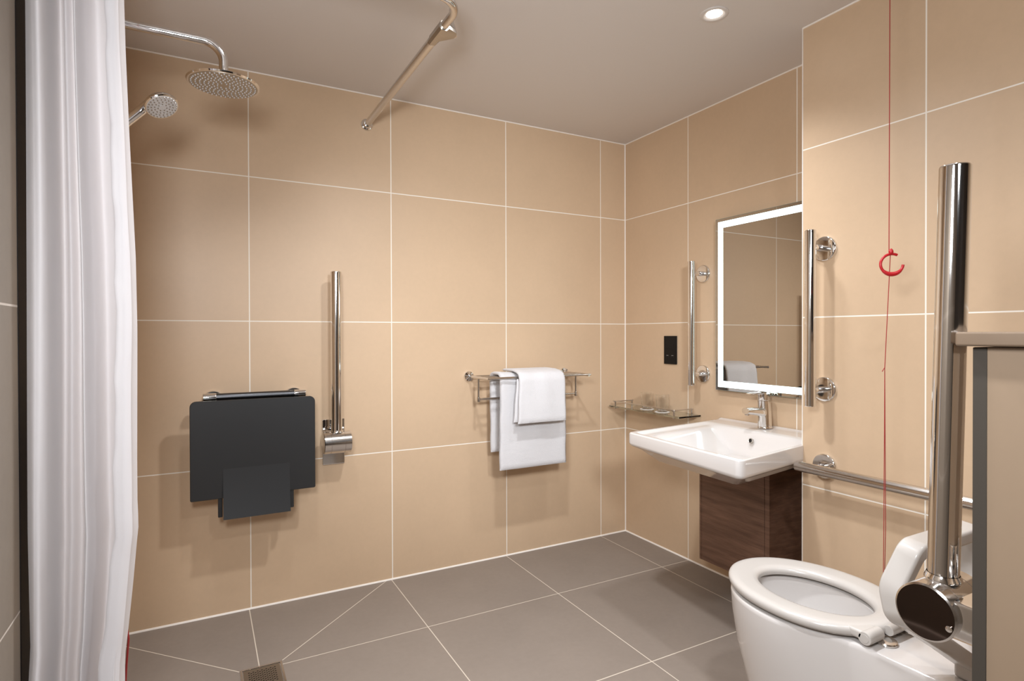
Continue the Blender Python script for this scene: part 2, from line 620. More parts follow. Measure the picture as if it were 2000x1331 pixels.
# ------------------------------------------------------------------ overhead shower
def shower_head():
    cx, cy, cz = -2.095, -.690, 1.893
    t = thing('overhead_shower', 'round chrome rain shower head on a bent arm at upper left', 'shower', (cx, cy, cz))
    za = 2.012
    MB().tube(bend([(XL + .004, cy, za), (-2.115 + .02, cy, za), (-2.115 + .02, cy, cz + .022)], .055, 14), .0128, 24).build('arm', 'chrome', t)
    MB().lathe((XL + .0005, cy, za), (1, 0, 0), [(.031, 0), (.031, .004), (.027, .010), (.012, .013)], 32).build('wall_flange', 'chrome', t)
    R_ = .100
    tilt = Vector((0.03, 0, -1)).normalized()
    MB().lathe((cx, cy, cz + .024), (0, 0, -1), [(.0115, 0), (.0125, .004), (.0125, .010), (.018, .014), (.05, .0165), (R_ - .006, .0185), (R_, .022), (R_ - .002, .0265), (R_ - .006, .0275)], 64).build('head', 'chrome', t)
    f = MB()
    f.lathe((cx, cy, cz - .0030), (0, 0, -1), [(R_ - .007, 0), (R_ - .007, .0012)], 64)
    plate = f.build('spray_plate', 'brushed', t)
    n = MB()
    for ring in range(1, 8):
        r = .0115 * ring + .006
        k = int(2 * PI * r / .0125)
        for q in range(k):
            a = 2 * PI * q / k + ring * .4
            n.lathe((cx + r * math.cos(a), cy + r * math.sin(a), cz - .0040), (0, 0, -1), [(.0024, 0), (.0015, .0030), (.0006, .0032)], 8)
    no = n.build('nozzle', 'nozzle', plate)
    no['kind'] = 'stuff'


shower_head()


def hand_shower():
    hx, hy, hz = -2.253, -.720, 1.788
    t = thing('hand_shower', 'small chrome hand shower tilted in its holder below the rain head', 'shower', (hx, hy, hz))
    nrm = Vector((.36, -.42, -.83)).normalized()
    c = V(hx, hy, hz)
    MB().lathe(c - nrm * .020, nrm, [(.012, 0), (.028, .003), (.040, .009), (.0440, .016), (.0440, .021), (.042, .0235)], 48).build('head', 'chrome', t)
    pl = MB().lathe(c, nrm, [(.0405, .0030), (.0395, .0045), (.010, .0050), (.0095, .0062), (.001, .0064)], 48).build('spray_plate', 'nozzle', t)
    a, b, _ = frame_axes(nrm)
    m = MB()
    for ring in range(1, 5):
        r = .0082 * ring + .0035
        k = int(2 * PI * r / .0095)
        for q in range(k):
            an = 2 * PI * q / k + ring
            m.lathe(c + (a * math.cos(an) + b * math.sin(an)) * r + nrm * .0045, nrm, [(.0020, 0), (.0013, .0022), (.0004, .0024)], 8)
    no = m.build('nozzle', 'brushed', pl)
    no['kind'] = 'stuff'
    # handle runs down and back to the wall holder
    p = [c - nrm * .013 + V(-.018, .004, .004), c + V(-.050, .012, -.018), c + V(-.085, .022, -.052), c + V(-.125, .034, -.100), c + V(-.150, .042, -.150)]
    MB().tube(bend(p, .06, 6), .0125, 20).build('handle', 'chrome', t)
    ex = p[-1]
    # riser rail and holder on the wall
    MB().box((ex.x - .012, ex.y + .004, ex.z + .012), (.045, .030, .034), .006).build('holder', 'chrome', t)
    rx = XL + .045
    MB().tube([(rx, ex.y + .006, 1.15), (rx, ex.y + .006, 1.86)], .010, 20).build('riser', 'chrome', t)
    for z in (1.18, 1.83):
        MB().lathe((XL + .0005, ex.y + .006, z), (1, 0, 0), [(.020, 0), (.020, .006), (.010, .010), (.010, .045)], 24).build('wall_mount', 'chrome', t)
    hose = [ex, ex + V(-.004, .002, -.08), ex + V(-.010, -.02, -.35), ex + V(-.015, .0, -.75), ex + V(-.03, .08, -.95), ex + V(-.05, .15, -.70), V(XL + .03, -.52, 1.06), V(XL + .002, -.52, 1.06)]
    MB().tube(bend(hose, .02, 5), .0065, 12).build('hose', 'brushed', t)


hand_shower()

# ------------------------------------------------------------------ folding shower seat
def shower_seat():
    x0, x1 = -2.200, -1.745
    yb, yf = -.118, -.132            # back and front face of the folded panel
    zt, zb = .888, .508
    t = thing('folding_shower_seat', 'charcoal fold-up shower seat folded flat against the tiled wall', 'shower seat', (-1.97, 0, .88))
    m = MB()
    # outline front view with a lowered, forward-curling centre tab; wings left and right
    tx0, tx1 = -2.088, -1.845

    def panel(xa, xb, za, zb_, curl, rtl=0, rtr=0, n=16, nx=10):
        """grid panel with thickness, bottom curling forward by curl"""
        F, B = [], []
        for i in range(n + 1):
            k = i / n
            z = za + (zb_ - za) * k
            off = curl * k ** 2
            rf, rb = [], []
            for j in range(nx + 1):
                x = xa + (xb - xa) * j / nx
                rf.append(V(x, yf + .0024 - off, z))
                rb.append(V(x, yb - .001 - off * .9, z))
            F.append(rf)
            B.append(rb)
        loops = []
        for rf, rb in zip(F, B):
            loops.append(rf + list(reversed(rb)))
        m.loft(loops)
    # wings with rounded top corners: built from outline loops
    def wing(pts):
        pts = [V(x, 0, z) for x, z in pts]
        f = [V(p.x, yf + .002, p.z) for p in pts]
        bk = [V(p.x, yb, p.z) for p in pts]
        c = sum(pts, V(0, 0, 0)) / len(pts)
        f2 = [V(c.x + (p.x - c.x) * .992, yf, c.z + (p.z - c.z) * .992) for p in pts]
        m.loft([bk, f, f2])

    def arc(cx, cz, r, a0, a1, n=6):
        return [(cx + r * math.cos(a0 + (a1 - a0) * k / n), cz + r * math.sin(a0 + (a1 - a0) * k / n)) for k in range(n + 1)]
    R_ = .022
    outline = ([(x0, zb + .004), (x0 + .004, zb), (tx0, zb), (tx1, zb), (x1 - .004, zb), (x1, zb + .004)] +
               arc(x1 - R_, zt - R_, R_, 0, PI / 2) + arc(x0 + R_, zt - R_, R_, PI / 2, PI))
    wing(outline)
    m.build('seat_panel', 'seat', t, ang=30)
    m = MB()
    panel(tx0, tx1, .705, .430, .026)
    yb2 = yb
    m.build('centre_tab', 'seat', t, ang=30)
    # hidden legs peeping out below
    for xa, zl in ((tx0 - .009, .434), (tx1 + .009, .436)):
        MB().span((xa - .009, -.100, zl), (xa + .007, -.128, zl + .11), .003).build('side_bracket', 'seat', t)
    # chrome carrying frame at the wall
    for x in (-2.118, -1.812):
        MB().lathe((x, -.0003, .874), (0, -1, 0), [(.043, 0), (.043, .006), (.040, .010), (.020, .012), (.018, .085), (.016, .090)], 36).build('wall_flange', 'chrome', t)
    MB().cyl((-2.150, -.088, .897), (-1.782, -.088, .897), .0155, .003).build('hinge_bar', 'darksteel', t)
    for xa, xb in ((-2.156, -2.108), (-1.822, -1.776)):
        MB().cyl((xa, -.088, .897), (xb, -.088, .897), .0168, .003).build('bar_end', 'chrome', t)
    for x in (-2.118, -1.812):
        MB().span((x - .012, -.117, .52), (x + .012, -.085, .86), .004).build('support_arm', 'seat', t)


shower_seat()

# ------------------------------------------------------------------ drop-down rails
def drop_rail(x, ywall, sgn, zc, ztop, lean, label, foot):
    """sgn: direction out of the wall (-1: towards -y, +1: towards +y)"""
    t = thing('drop_down_rail', label, 'grab rail', (x, ywall, zc), 'fold-up support rails')
    yc = ywall + sgn * .078
    MB().span((x - .0475, ywall + sgn * .0005, zc - .108), (x + .0475, ywall + sgn * .011, zc + .092), .003).build('back_plate', 'chrome', t)
    MB().span((x - .047, ywall + sgn * .010, zc - .030), (x + .047, yc, zc + .030), .006).build('hinge_block', 'chrome', t)
    hb = MB()
    r = .0465
    L = .115
    prof = [(r - .003, 0), (r, .002), (r, .0275), (r - .0016, .028), (r - .0016, .0292), (r, .0297), (r, .0850), (r - .0016, .0855), (r - .0016, .0867), (r, .0872), (r, L - .002), (r - .003, L)]
    hb.lathe((x - L / 2, yc, zc), (1, 0, 0), prof, 56, False, False)
    h = hb.build('hinge_barrel', 'steel', t)
    MB().lathe((x - L / 2 + .0005, yc, zc), (-1, 0, 0), [(r - .0028, 0), (r - .0032, .0004), (.001, .0006)], 56).build('end_disc', 'darkcap' if foot else 'steel', t)
    MB().lathe((x + L / 2 - .0005, yc, zc), (1, 0, 0), [(r - .0028, 0), (r - .0032, .0004), (.001, .0006)], 56).build('end_disc', 'steel', t)
    rt = .0228
    p0, p1 = V(x, yc, zc + .03), V(x, yc + lean, ztop)
    Lt = (p1 - p0).length
    MB().lathe(p0, p1 - p0, [(rt, 0), (rt, Lt - .004), (rt - .0012, Lt - .0012), (rt - .004, Lt), (.001, Lt + .0002)], 48).build('rail', 'chrome', t)
    MB().lathe(p0 + (p1 - p0).normalized() * .012, p1 - p0, [(rt + .001, 0), (rt + .0045, .002), (rt + .004, .006), (rt + .001, .012)], 40, False, False).build('collar', 'chrome', t)
    if foot:
        q = V(x + .034, ywall + sgn * .020, zc + .048)
        MB().lathe(q, (0, 0, 1), [(.006, -.012), (.009, 0), (.0095, .055), (.008, .060), (.001, .061)], 24).build('stop_pin', 'chrome', t)
        MB().lathe((x - L / 2 - .0002, yc - .036, zc - .012), (-1, 0, 0), [(.005, 0), (.005, .002), (.001, .003)], 16).build('screw', 'chrome', t)


drop_rail(-1.647, 0, -1, .677, 1.414, 0.0, 'chrome fold-up support rail on the back wall beside the charcoal shower seat', False)
drop_rail(-1.050, YD, 1, .680, 1.421, -.017, 'chrome fold-up support rail standing over the toilet near right edge, dark hinge disc', True)

# ------------------------------------------------------------------ towel rack and towels
def towel_rack():
    xl, xr, z = -.992, -.428, .934
    t = thing('towel_rack', 'chrome wall towel rack with shelf bars and lower hanging bar', 'towel rack', (-.71, 0, z))
    for x in (xl, xr):
        MB().lathe((x, -.0005, z), (0, -1, 0), [(.0255, 0), (.0255, .006), (.024, .010), (.011, .012), (.0095, .016), (.0095, .030)], 36).build('wall_flange', 'chrome', t)
        MB().tube([(x, -.020, z), (x, -.236, z)], .0072, 20).build('side_arm', 'steel', t)
        dx = .0
        MB().tube([(x, -.118, z - .004), (x, -.118, z - .108)], .0052, 16).build('drop_post', 'steel', t)
        MB().cyl((x, -.118, z - .094), (x, -.118, z - .117), .0078, .002).build('post_cap', 'steel', t)
    for y in (-.062, -.116, -.172, -.232):
        MB().tube([(xl - .004, y, z + .002), (xr + (.006 if y > -.2 else .012), y, z + .002)], .0056, 16).build('shelf_bar', 'steel', t)
    MB().tube([(xl, -.118, z - .104), (xr, -.118, z - .104)], .0056, 16).build('hanging_bar', 'steel', t)


towel_rack()


def ribbon_towel(name, label, xa, xb, path, thick, edge=None, wob=.003, nx=34, seed=0):
    """closed cloth slab following a (y,z) path, extruded along x"""
    rnd = random.Random(seed)
    pts = [V(0, y, z) for y, z in path]
    # dense resample
    dense = []
    for a, b in zip(pts, pts[1:]):
        n = max(1, int((b - a).length / .012))
        for k in range(n):
            dense.append(a.lerp(b, k / n))
    dense.append(pts[-1])
    n = len(dense)
    nor = []
    for i in range(n):
        tg = (dense[min(i + 1, n - 1)] - dense[max(i - 1, 0)]).normalized()
        nor.append(V(0, -tg.z, tg.y))
    cum = [0]
    for a, b in zip(dense, dense[1:]):
        cum.append(cum[-1] + (b - a).length)
    m = MB()
    loops = []
    ph = [rnd.uniform(0, 6) for _ in range(6)]
    for j in range(nx + 1):
        u = j / nx
        # rounded ends across the width
        e = min(u, 1 - u) * (xb - xa)
        rr = 1.0 if e > thick * .5 else math.sqrt(max(0.0, 1 - (1 - e / (thick * .5)) ** 2)) * .85 + .15
        A, B = [], []
        for i in range(n):
            s = cum[i]
            w = wob * (math.sin(9 * u + 7 * s + ph[0]) + .6 * math.sin(17 * u - 11 * s + ph[1])) * min(1, s * 5) * min(1, (cum[-1] - s) * 5 + .25)
            x = xa + (xb - xa) * u + (edge(s / cum[-1], u) if edge else 0)
            x += .0015 * math.sin(40 * s + ph[2]) * (1 - abs(2 * u - 1) * -1) * .5
            endr = min(s, cum[-1] - s)
            re = 1.0 if endr > thick * .5 else math.sqrt(max(0, 1 - (1 - endr / (thick * .5)) ** 2)) * .8 + .2
            o = nor[i] * (thick * .5 * rr * re)
            c = dense[i] + nor[i] * w
            A.append(V(x, c.y + o.y, c.z + o.z))
            B.append(V(x, c.y - o.y, c.z - o.z))
        loops.append(A + list(reversed(B)))
    m.loft(loops)
    ob = m.build(name, 'towel', None, ang=70, origin=((xa + xb) / 2, path[len(path) // 2][0], max(p[1] for p in path)))
    return ob


zr = .936
big = ribbon_towel('bath_towel', 'large white bath towel folded over the rack, hanging long behind the small towel', -.922, -.556,
                   [(-.098, .565), (-.097, .70), (-.096, .90), (-.098, .936), (-.110, .949), (-.13, .9510), (-.155, .9510), (-.182, .949), (-.200, .938), (-.206, .90), (-.207, .70), (-.205, .497)],
                   .015, lambda s, u: (.004 - .006 * s) * (1 - u) + .006 * u * s, .0022, seed=3)
tag(big, 'large white bath towel folded over the rack, hanging long behind the small towel', 'towel', 'white towels on the rack')
sm = ribbon_towel('hand_towel', 'small white hand towel', -.846, -.588,
                  [(-.068, .9655), (-.12, .9660), (-.18, .9658), (-.226, .961), (-.252, .951), (-.262, .930), (-.266, .88), (-.270, .80), (-.272, .722)],
                  .012, lambda s, u: (.012 * max(0, .55 - s) - .016 * s * s) * (1 - u) - .006 * s * u, .0018, seed=5)
tag(sm, 'small white hand towel laid over the front bar, on top of the bath towel', 'towel', 'white towels on the rack')
# side fold of the hand towel: its under layer peeking out at the left
fl = ribbon_towel('under_fold', '', -.846, -.790, [(-.243, .93), (-.250, .88), (-.252, .80), (-.253, .728)], .009, lambda s, u: -.022 * s * (1 - u) - .006, .001, nx=10, seed=9)
loc = fl.location.copy()
fl.parent = sm
fl.location = loc - sm.location

# ------------------------------------------------------------------ shaver socket
def socket():
    yc, zc = -.3695, 1.0575
    t = thing('wall_socket', 'black double-height shaver socket plate on the right wall', 'socket', (0, yc, zc))
    MB().span((-.0085, yc - .0445, zc - .0735), (-.0003, yc + .0445, zc + .0735), .0015).build('plate', 'socket', t)
    for zz in (zc + .018,):
        MB().span((-.0095, yc - .026, zz - .010), (-.0080, yc + .026, zz + .010), .0006).build('switch', 'socket', t)
    for yy in (yc - .018, yc + .018):
        s_ = MB()
        for dz in (-.036,):
            for dy in (-.006, .006):
                s_.cyl((-.0075, yy + dy, zc + dz), (-.00895, yy + dy, zc + dz), .0028, 0, 14)
        s_.build('pin_hole', 'black', t)
        MB().span((-.0090, yy - .007, zc - .0295), (-.0083, yy + .007, zc - .0275)).build('voltage_mark', 'emblem', t)


socket()

# ------------------------------------------------------------------ straight grab rails
def grab(label, wallx, centre, axis, length, offs, off=.082, r=.0175, cat='grab rail'):
    """axis 'z' or 'y'; centre (y,z)"""
    y, z = centre
    t = thing('grab_rail', label, cat, (wallx, y, z), 'chrome grab rails on the right wall')
    ax = V(0, 0, 1) if axis == 'z' else V(0, 1, 0)
    c = V(wallx - off, y, z)
    a, b = c - ax * length / 2, c + ax * length / 2
    MB().cyl(a, b, r, .003, 40).build('bar', 'chrome' if axis == 'z' else 'steel', t)
    for o in offs:
        p = V(wallx, y, z) + ax * o
        MB().lathe(p + V(-.0004, 0, 0), (-1, 0, 0), [(.0425, 0), (.0425, .006), (.0415, .0085), (.0385, .0105), (.015, .0125)], 48).build('wall_flange', 'chrome', t)
        MB().cyl(p + V(-.010, 0, 0), p + V(-off, 0, 0), .0115, 0, 28).build('standoff', 'chrome', t)


grab('vertical chrome grab rail between black socket and lit mirror', 0, (-.592, 1.192), 'z', .598, (.242, -.246))
grab('vertical chrome grab rail at the right of the mirror, left of red cord', XB, (-1.380, 1.193), 'z', .600, (.242, -.245))
grab('horizontal chrome grab rail at toilet height under the basin side', XB, (-1.630, .681), 'y', .605, (.250, -.250))

# ------------------------------------------------------------------ mirror
def mirror():
    y0, y1, z0, z1 = -1.283, -.694, .880, 1.675
    t = thing('wall_mirror', 'rectangular mirror with glowing white light band around its edge', 'mirror', (0, (y0 + y1) / 2, (z0 + z1) / 2))
    MB().span((-.026, y0 + .030, z0 + .030), (-.0005, y1 - .030, z1 - .030)).build('casing', 'greytrim', t)
    MB().span((-.0305, y0, z0), (-.0255, y1, z1), .0008).build('glass', 'mirror', t)
    e = MB()
    for a, b in (((-.0300, y0 - .0009, z0 - .0009), (-.0260, y1 + .0009, z0 + .0002)), ((-.0300, y0 - .0009, z1 - .0002), (-.0260, y1 + .0009, z1 + .0009)),
                 ((-.0300, y1 - .0002, z0), (-.0260, y1 + .0009, z1)), ((-.0300, y0 - .0009, z0), (-.0260, y0 + .0002, z1))):
        e.span(a, b)
    e.build('glass_edge', 'mirroredge', t)
    i0, i1 = .0135, .0425
    b = MB()

    def strip(ya, yb_, za, zb_):
        b.span((-.0309, ya, za), (-.0303, yb_, zb_))
    strip(y0 + i0, y1 - i0, z0 + i0, z0 + i1)
    strip(y0 + i0, y1 - i0, z1 - i1, z1 - i0)
    strip(y0 + i0, y0 + i1, z0 + i1, z1 - i1)
    strip(y1 - i1, y1 - i0, z0 + i1, z1 - i1)
    b.build('light_band', 'led', t)


mirror()

# ------------------------------------------------------------------ washbasin
def basin():
    z0 = .740
    RL, RR, FL, FR = V(-.003, -.692, 0), V(-.003, -1.252, 0), V(-.628, -.772, 0), V(-.668, -1.372, 0)
    t = thing('washbasin', 'white ceramic wall basin with flat left shelf, under the lit mirror', 'basin', (-.02, -1.0, z0))
    NX, NY = 64, 64

    def pt(u, v):   # u: 0 rear ->1 front, v: 0 left ->1 right
        a = RL.lerp(RR, v)
        b = FL.lerp(FR, v)
        p = a.lerp(b, u)
        return p

    def sm(a, b, x):
        k = min(1, max(0, (x - a) / (b - a)))
        return k * k * (3 - 2 * k)

    def depth(u, v):
        # bowl: soft left flank, steep rear and right flank
        du = sm(.225, .30, u) * (1 - sm(.80, .945, u))
        dv = sm(.10, .40, v) * (1 - sm(.905, .965, v))
        bowl = .100 * du ** .8 * dv
        dish = .010 * sm(.035, .07, v) * (1 - sm(.955, .985, v)) * sm(.05, .09, u) * (1 - sm(.93, .965, u)) * sm(.18, .26, u)
        return bowl * .9 + dish

    def edge_round(u, v):
        # rounded front/left/right plan corners
        return 0
    m = MB()
    # plan outline with rounded front corners through superellipse-like remap
    def plan(u, v):
        p = pt(u, v)
        # pull corners in
        cu, cv = max(0, u - .955) / .045, (max(0, .042 - v) / .042 if v < .5 else max(0, v - .958) / .042)
        k = cu * cv
        if k > 0:
            rr = math.sqrt(cu * cu + cv * cv)
            mx = max(cu, cv)
            f = mx / rr
            uu = u - (cu - cu * f) * .045
            vv = v + ((cv - cv * f) * .042 if v < .5 else -(cv - cv * f) * .042)
            p = pt(uu, vv)
        return p
    us = [0, .01, .03, .06] + [.06 + .88 * i / NX for i in range(1, NX)] + [.94, .955, .964, .973, .982, .991, 1.0]
    vs = [0, .008, .017, .025, .034, .042, .06] + [.06 + .88 * i / NY for i in range(1, NY)] + [.94, .958, .966, .975, .983, .992, 1.0]
    grid = []
    for u in us:
        row = []
        for v in vs:
            p = plan(u, v)
            q = min(1 - u, v, 1 - v)
            rim = -.004 * (1 - min(1, q / .012)) ** 2
            lip = .006 * (1 - sm(.0, .035, u)) 
            row.append(m.bm.verts.new((p.x, p.y, z0 + rim + lip - depth(u, v))))
        grid.append(row)
    for A, B in zip(grid, grid[1:]):
        for j in range(len(vs) - 1):
            m.bm.faces.new((A[j], A[j + 1], B[j + 1], B[j]))
    # outer skin: skirt then underside
    per = [(0, v) for v in vs] + [(u, 1) for u in us[1:]] + [(1, v) for v in reversed(vs[:-1])] + [(u, 0) for u in reversed(us[1:-1])]
    ring_top = ([grid[0][j] for j in range(len(vs))] + [grid[i][-1] for i in range(1, len(us))] +
                [grid[-1][j] for j in reversed(range(len(vs) - 1))] + [grid[i][0] for i in reversed(range(1, len(us) - 1))])
    cen = pt(.5, .5)

    def ring(scale, z, su=None):
        out = []
        for (u, v), tv in zip(per, ring_top):
            p = Vector((tv.co.x, tv.co.y, 0))
            # rear edge stays on the wall
            q = Vector((cen.x, cen.y, 0)) + (p - Vector((cen.x, cen.y, 0))) * scale
            if u < .02:
                q.x = p.x
            out.append(m.bm.verts.new((min(q.x, -.003), q.y, z(u, v) if callable(z) else z)))
        return out
    hgt = lambda u, v: .050 + .010 * v
    rings = [ring_top, ring(1.0, lambda u, v: z0 - hgt(u, v) * .80), ring(.994, lambda u, v: z0 - hgt(u, v) * .95), ring(.975, lambda u, v: z0 - hgt(u, v) - .003),
             ring(.88, lambda u, v: z0 - hgt(u, v) - .016), ring(.70, lambda u, v: z0 - .112), ring(.55, lambda u, v: z0 - .128), ring(.3, lambda u, v: z0 - .130)]
    n = len(ring_top)
    for A, B in zip(rings, rings[1:]):
        for i in range(n):
            j = (i + 1) % n
            m.bm.faces.new((A[i], B[i], B[j], A[j]))
    m.bm.faces.new(rings[-1])
    m.build('bowl', 'ceramic', t, ang=75)
    # overflow hole in the rear flank of the bowl
    po = pt(.272, .52)
    MB().lathe((po.x + .0005, po.y, z0 - .038), (-1, .0, .35), [(.0105, -.004), (.0105, .0035), (.009, .005), (.0075, .004)], 24, True, False).build('overflow_ring', 'brushed', t)
    MB().lathe((po.x - .002, po.y, z0 - .0368), (-1, .0, .35), [(.0078, 0), (.0078, .001)], 20).build('overflow_hole', 'black', t)
    pw = pt(.56, .55)
    MB().lathe((pw.x, pw.y, z0 - .099), (0, 0, 1), [(.031, 0), (.031, .003), (.026, .005), (.001, .0052)], 32).build('waste', 'chrome', t)


basin()


def tap():
    x, y, z = -.060, -.985, .7435
    t = thing('mixer_tap', 'chrome single-lever mixer tap standing on the rear of the basin', 'tap', (x, y, z))
    b = MB()
    loops = []
    for zz, r, dx in ((0, .0310, 0), (.003, .0310, 0), (.006, .0292, 0), (.040, .0285, -.0005), (.075, .0275, -.002), (.098, .0270, -.004), (.115, .0268, -.006)):
        loops.append([V(x + dx + r * math.cos(a), y + r * .94 * math.sin(a), z + zz) for a in (2 * PI * k / 36 for k in range(36))])
    b.loft(loops)
    b.build('body', 'chrome', t, ang=50)
    s_ = MB()
    loops = []
    for k in range(13):
        q = k / 12
        cx = x - .008 - .112 * q
        cz = z + .066 + .016 * q - .004 * q * q
        hh = .0200 - .0075 * q
        w = .0225 - .005 * q
        loops.append([V(cx, y + w * math.copysign(abs(math.cos(a)) ** .7, math.cos(a)), cz + hh * math.copysign(abs(math.sin(a)) ** .7, math.sin(a))) for a in (2 * PI * i / 28 for i in range(28))])
    s_.loft(loops)
    s_.build('spout', 'chrome', t, ang=50)
    MB().lathe((x - .107, y, z + .069), (-.1, 0, -1), [(.0095, -.004), (.0105, .002), (.0105, .009), (.0085, .010)], 24).build('aerator', 'steel', t)
    l = MB()
    loops = []
    for zz, r, dx in ((.1165, .0255, -.006), (.119, .0268, -.006), (.142, .0265, -.008), (.150, .0245, -.009), (.154, .016, -.011), (.1552, .004, -.012)):
        loops.append([V(x + dx + r * math.cos(a), y + r * .94 * math.sin(a), z + zz) for a in (2 * PI * k / 36 for k in range(36))])
    l.loft(loops)
    hd = l.build('lever_cap', 'chrome', t, ang=50)
    v = MB()
    loops = []
    for k in range(9):
        q = k / 8
        cx = x - .004 - .098 * q
        cz = z + .150 + .006 * q - .004 * q * q - .004
        w = .019 - .006 * q
        hh = .0055 - .0032 * q
        loops.append([V(cx, y + w * math.cos(a), cz + hh * math.sin(a)) for a in (2 * PI * i / 20 for i in range(20))])
    v.loft(loops)
    v.build('lever', 'chrome', t, ang=50)


tap()

# ------------------------------------------------------------------ glass shelf, coasters, tumblers
def glass_shelf():
    z = .735
    t = thing('glass_shelf', 'narrow glass shelf with chrome gallery rail in the corner, left of the basin', 'shelf', (0, -.31, z))
    MB().span((-.150, -.579, z), (-.006, -.040, z + .008), .0012).build('shelf_glass', 'shelfglass', t)
    zr_ = z + .033
    pts = bend([(-.020, -.084, zr_), (-.140, -.084, zr_), (-.140, -.535, zr_), (-.020, -.535, zr_)], .004, 4)
    MB().tube([(-.014, -.084, zr_), (-.152, -.084, zr_)], .0032, 12).build('gallery_side', 'steel', t)
    MB().tube([(-.014, -.535, zr_), (-.152, -.535, zr_)], .0032, 12).build('gallery_side', 'steel', t)
    MB().tube([(-.140, -.066, zr_ + .001), (-.140, -.552, zr_ + .001)], .0034, 12).build('gallery_front', 'steel', t)
    for x, y in ((-.022, -.084), (-.140, -.084), (-.022, -.535), (-.140, -.535)):
        p = MB()
        p.cyl((x, y, z + .0082), (x, y, zr_ + .004), .0046, .001, 16)
        p.cyl((x, y, z - .006), (x, y, z - .0002), .0062, .001, 16)
        p.build('post', 'steel', t)
    for y in (-.10, -.52):
        MB().span((-.030, y - .012, z - .010), (-.0004, y + .012, z - .0003), .002).build('wall_clamp', 'chrome', t)


glass_shelf()
for i, (x, y) in enumerate(((-.082, -.277), (-.092, -.402))):
    side = ('nearer the corner', 'nearer the basin')[i]
    c = MB().lathe((x, y, .7431), (0, 0, 1), [(.0365, 0), (.0372, .0006), (.0372, .0014), (.0365, .0018)], 40).build('coaster', 'coaster', None, origin=(x, y, .7431))
    tag(c, 'round white paper coaster on the glass shelf, ' + side, 'coaster', 'coasters on the glass shelf')
    g = MB().lathe((x, y, .7452), (0, 0, 1), [(.0005, 0), (.0240, 0), (.0262, .002), (.0295, .040), (.0325, .086), (.0325, .0872), (.0316, .0874), (.0285, .040), (.0250, .010), (.022, .0075), (.0005, .0070)], 40, False, False).build('tumbler', 'glass', None, origin=(x, y, .7452))
    tag(g, 'clear glass tumbler upright on the glass shelf, ' + side, 'glass', 'tumblers on the glass shelf')

# ------------------------------------------------------------------ walnut cabinet
def cabinet():
    xf, ya, yb_, za, zb_ = -.230, -1.138, -.783, .150, .600
    t = thing('walnut_cabinet', 'dark walnut wall cabinet under the basin', 'cabinet', (0, (ya + yb_) / 2, za))
    MB().span((xf + .003, ya + .0215, za), (-.0002, yb_ - .0125, zb_), .001).build('carcass', 'walnut', t)
    MB().span((xf, ya, za), (-.001, ya + .021, zb_), .001).build('side_panel', ['walnut'], t)
    MB().span((xf, yb_ - .012, za), (-.001, yb_, zb_), .001).build('side_panel', 'walnut', t)
    MB().span((xf - .0005, ya + .0225, za + .001), (xf + .002, yb_ - .0135, zb_ - .001), .0008).build('door_panel', 'walnut', t)


cabinet()

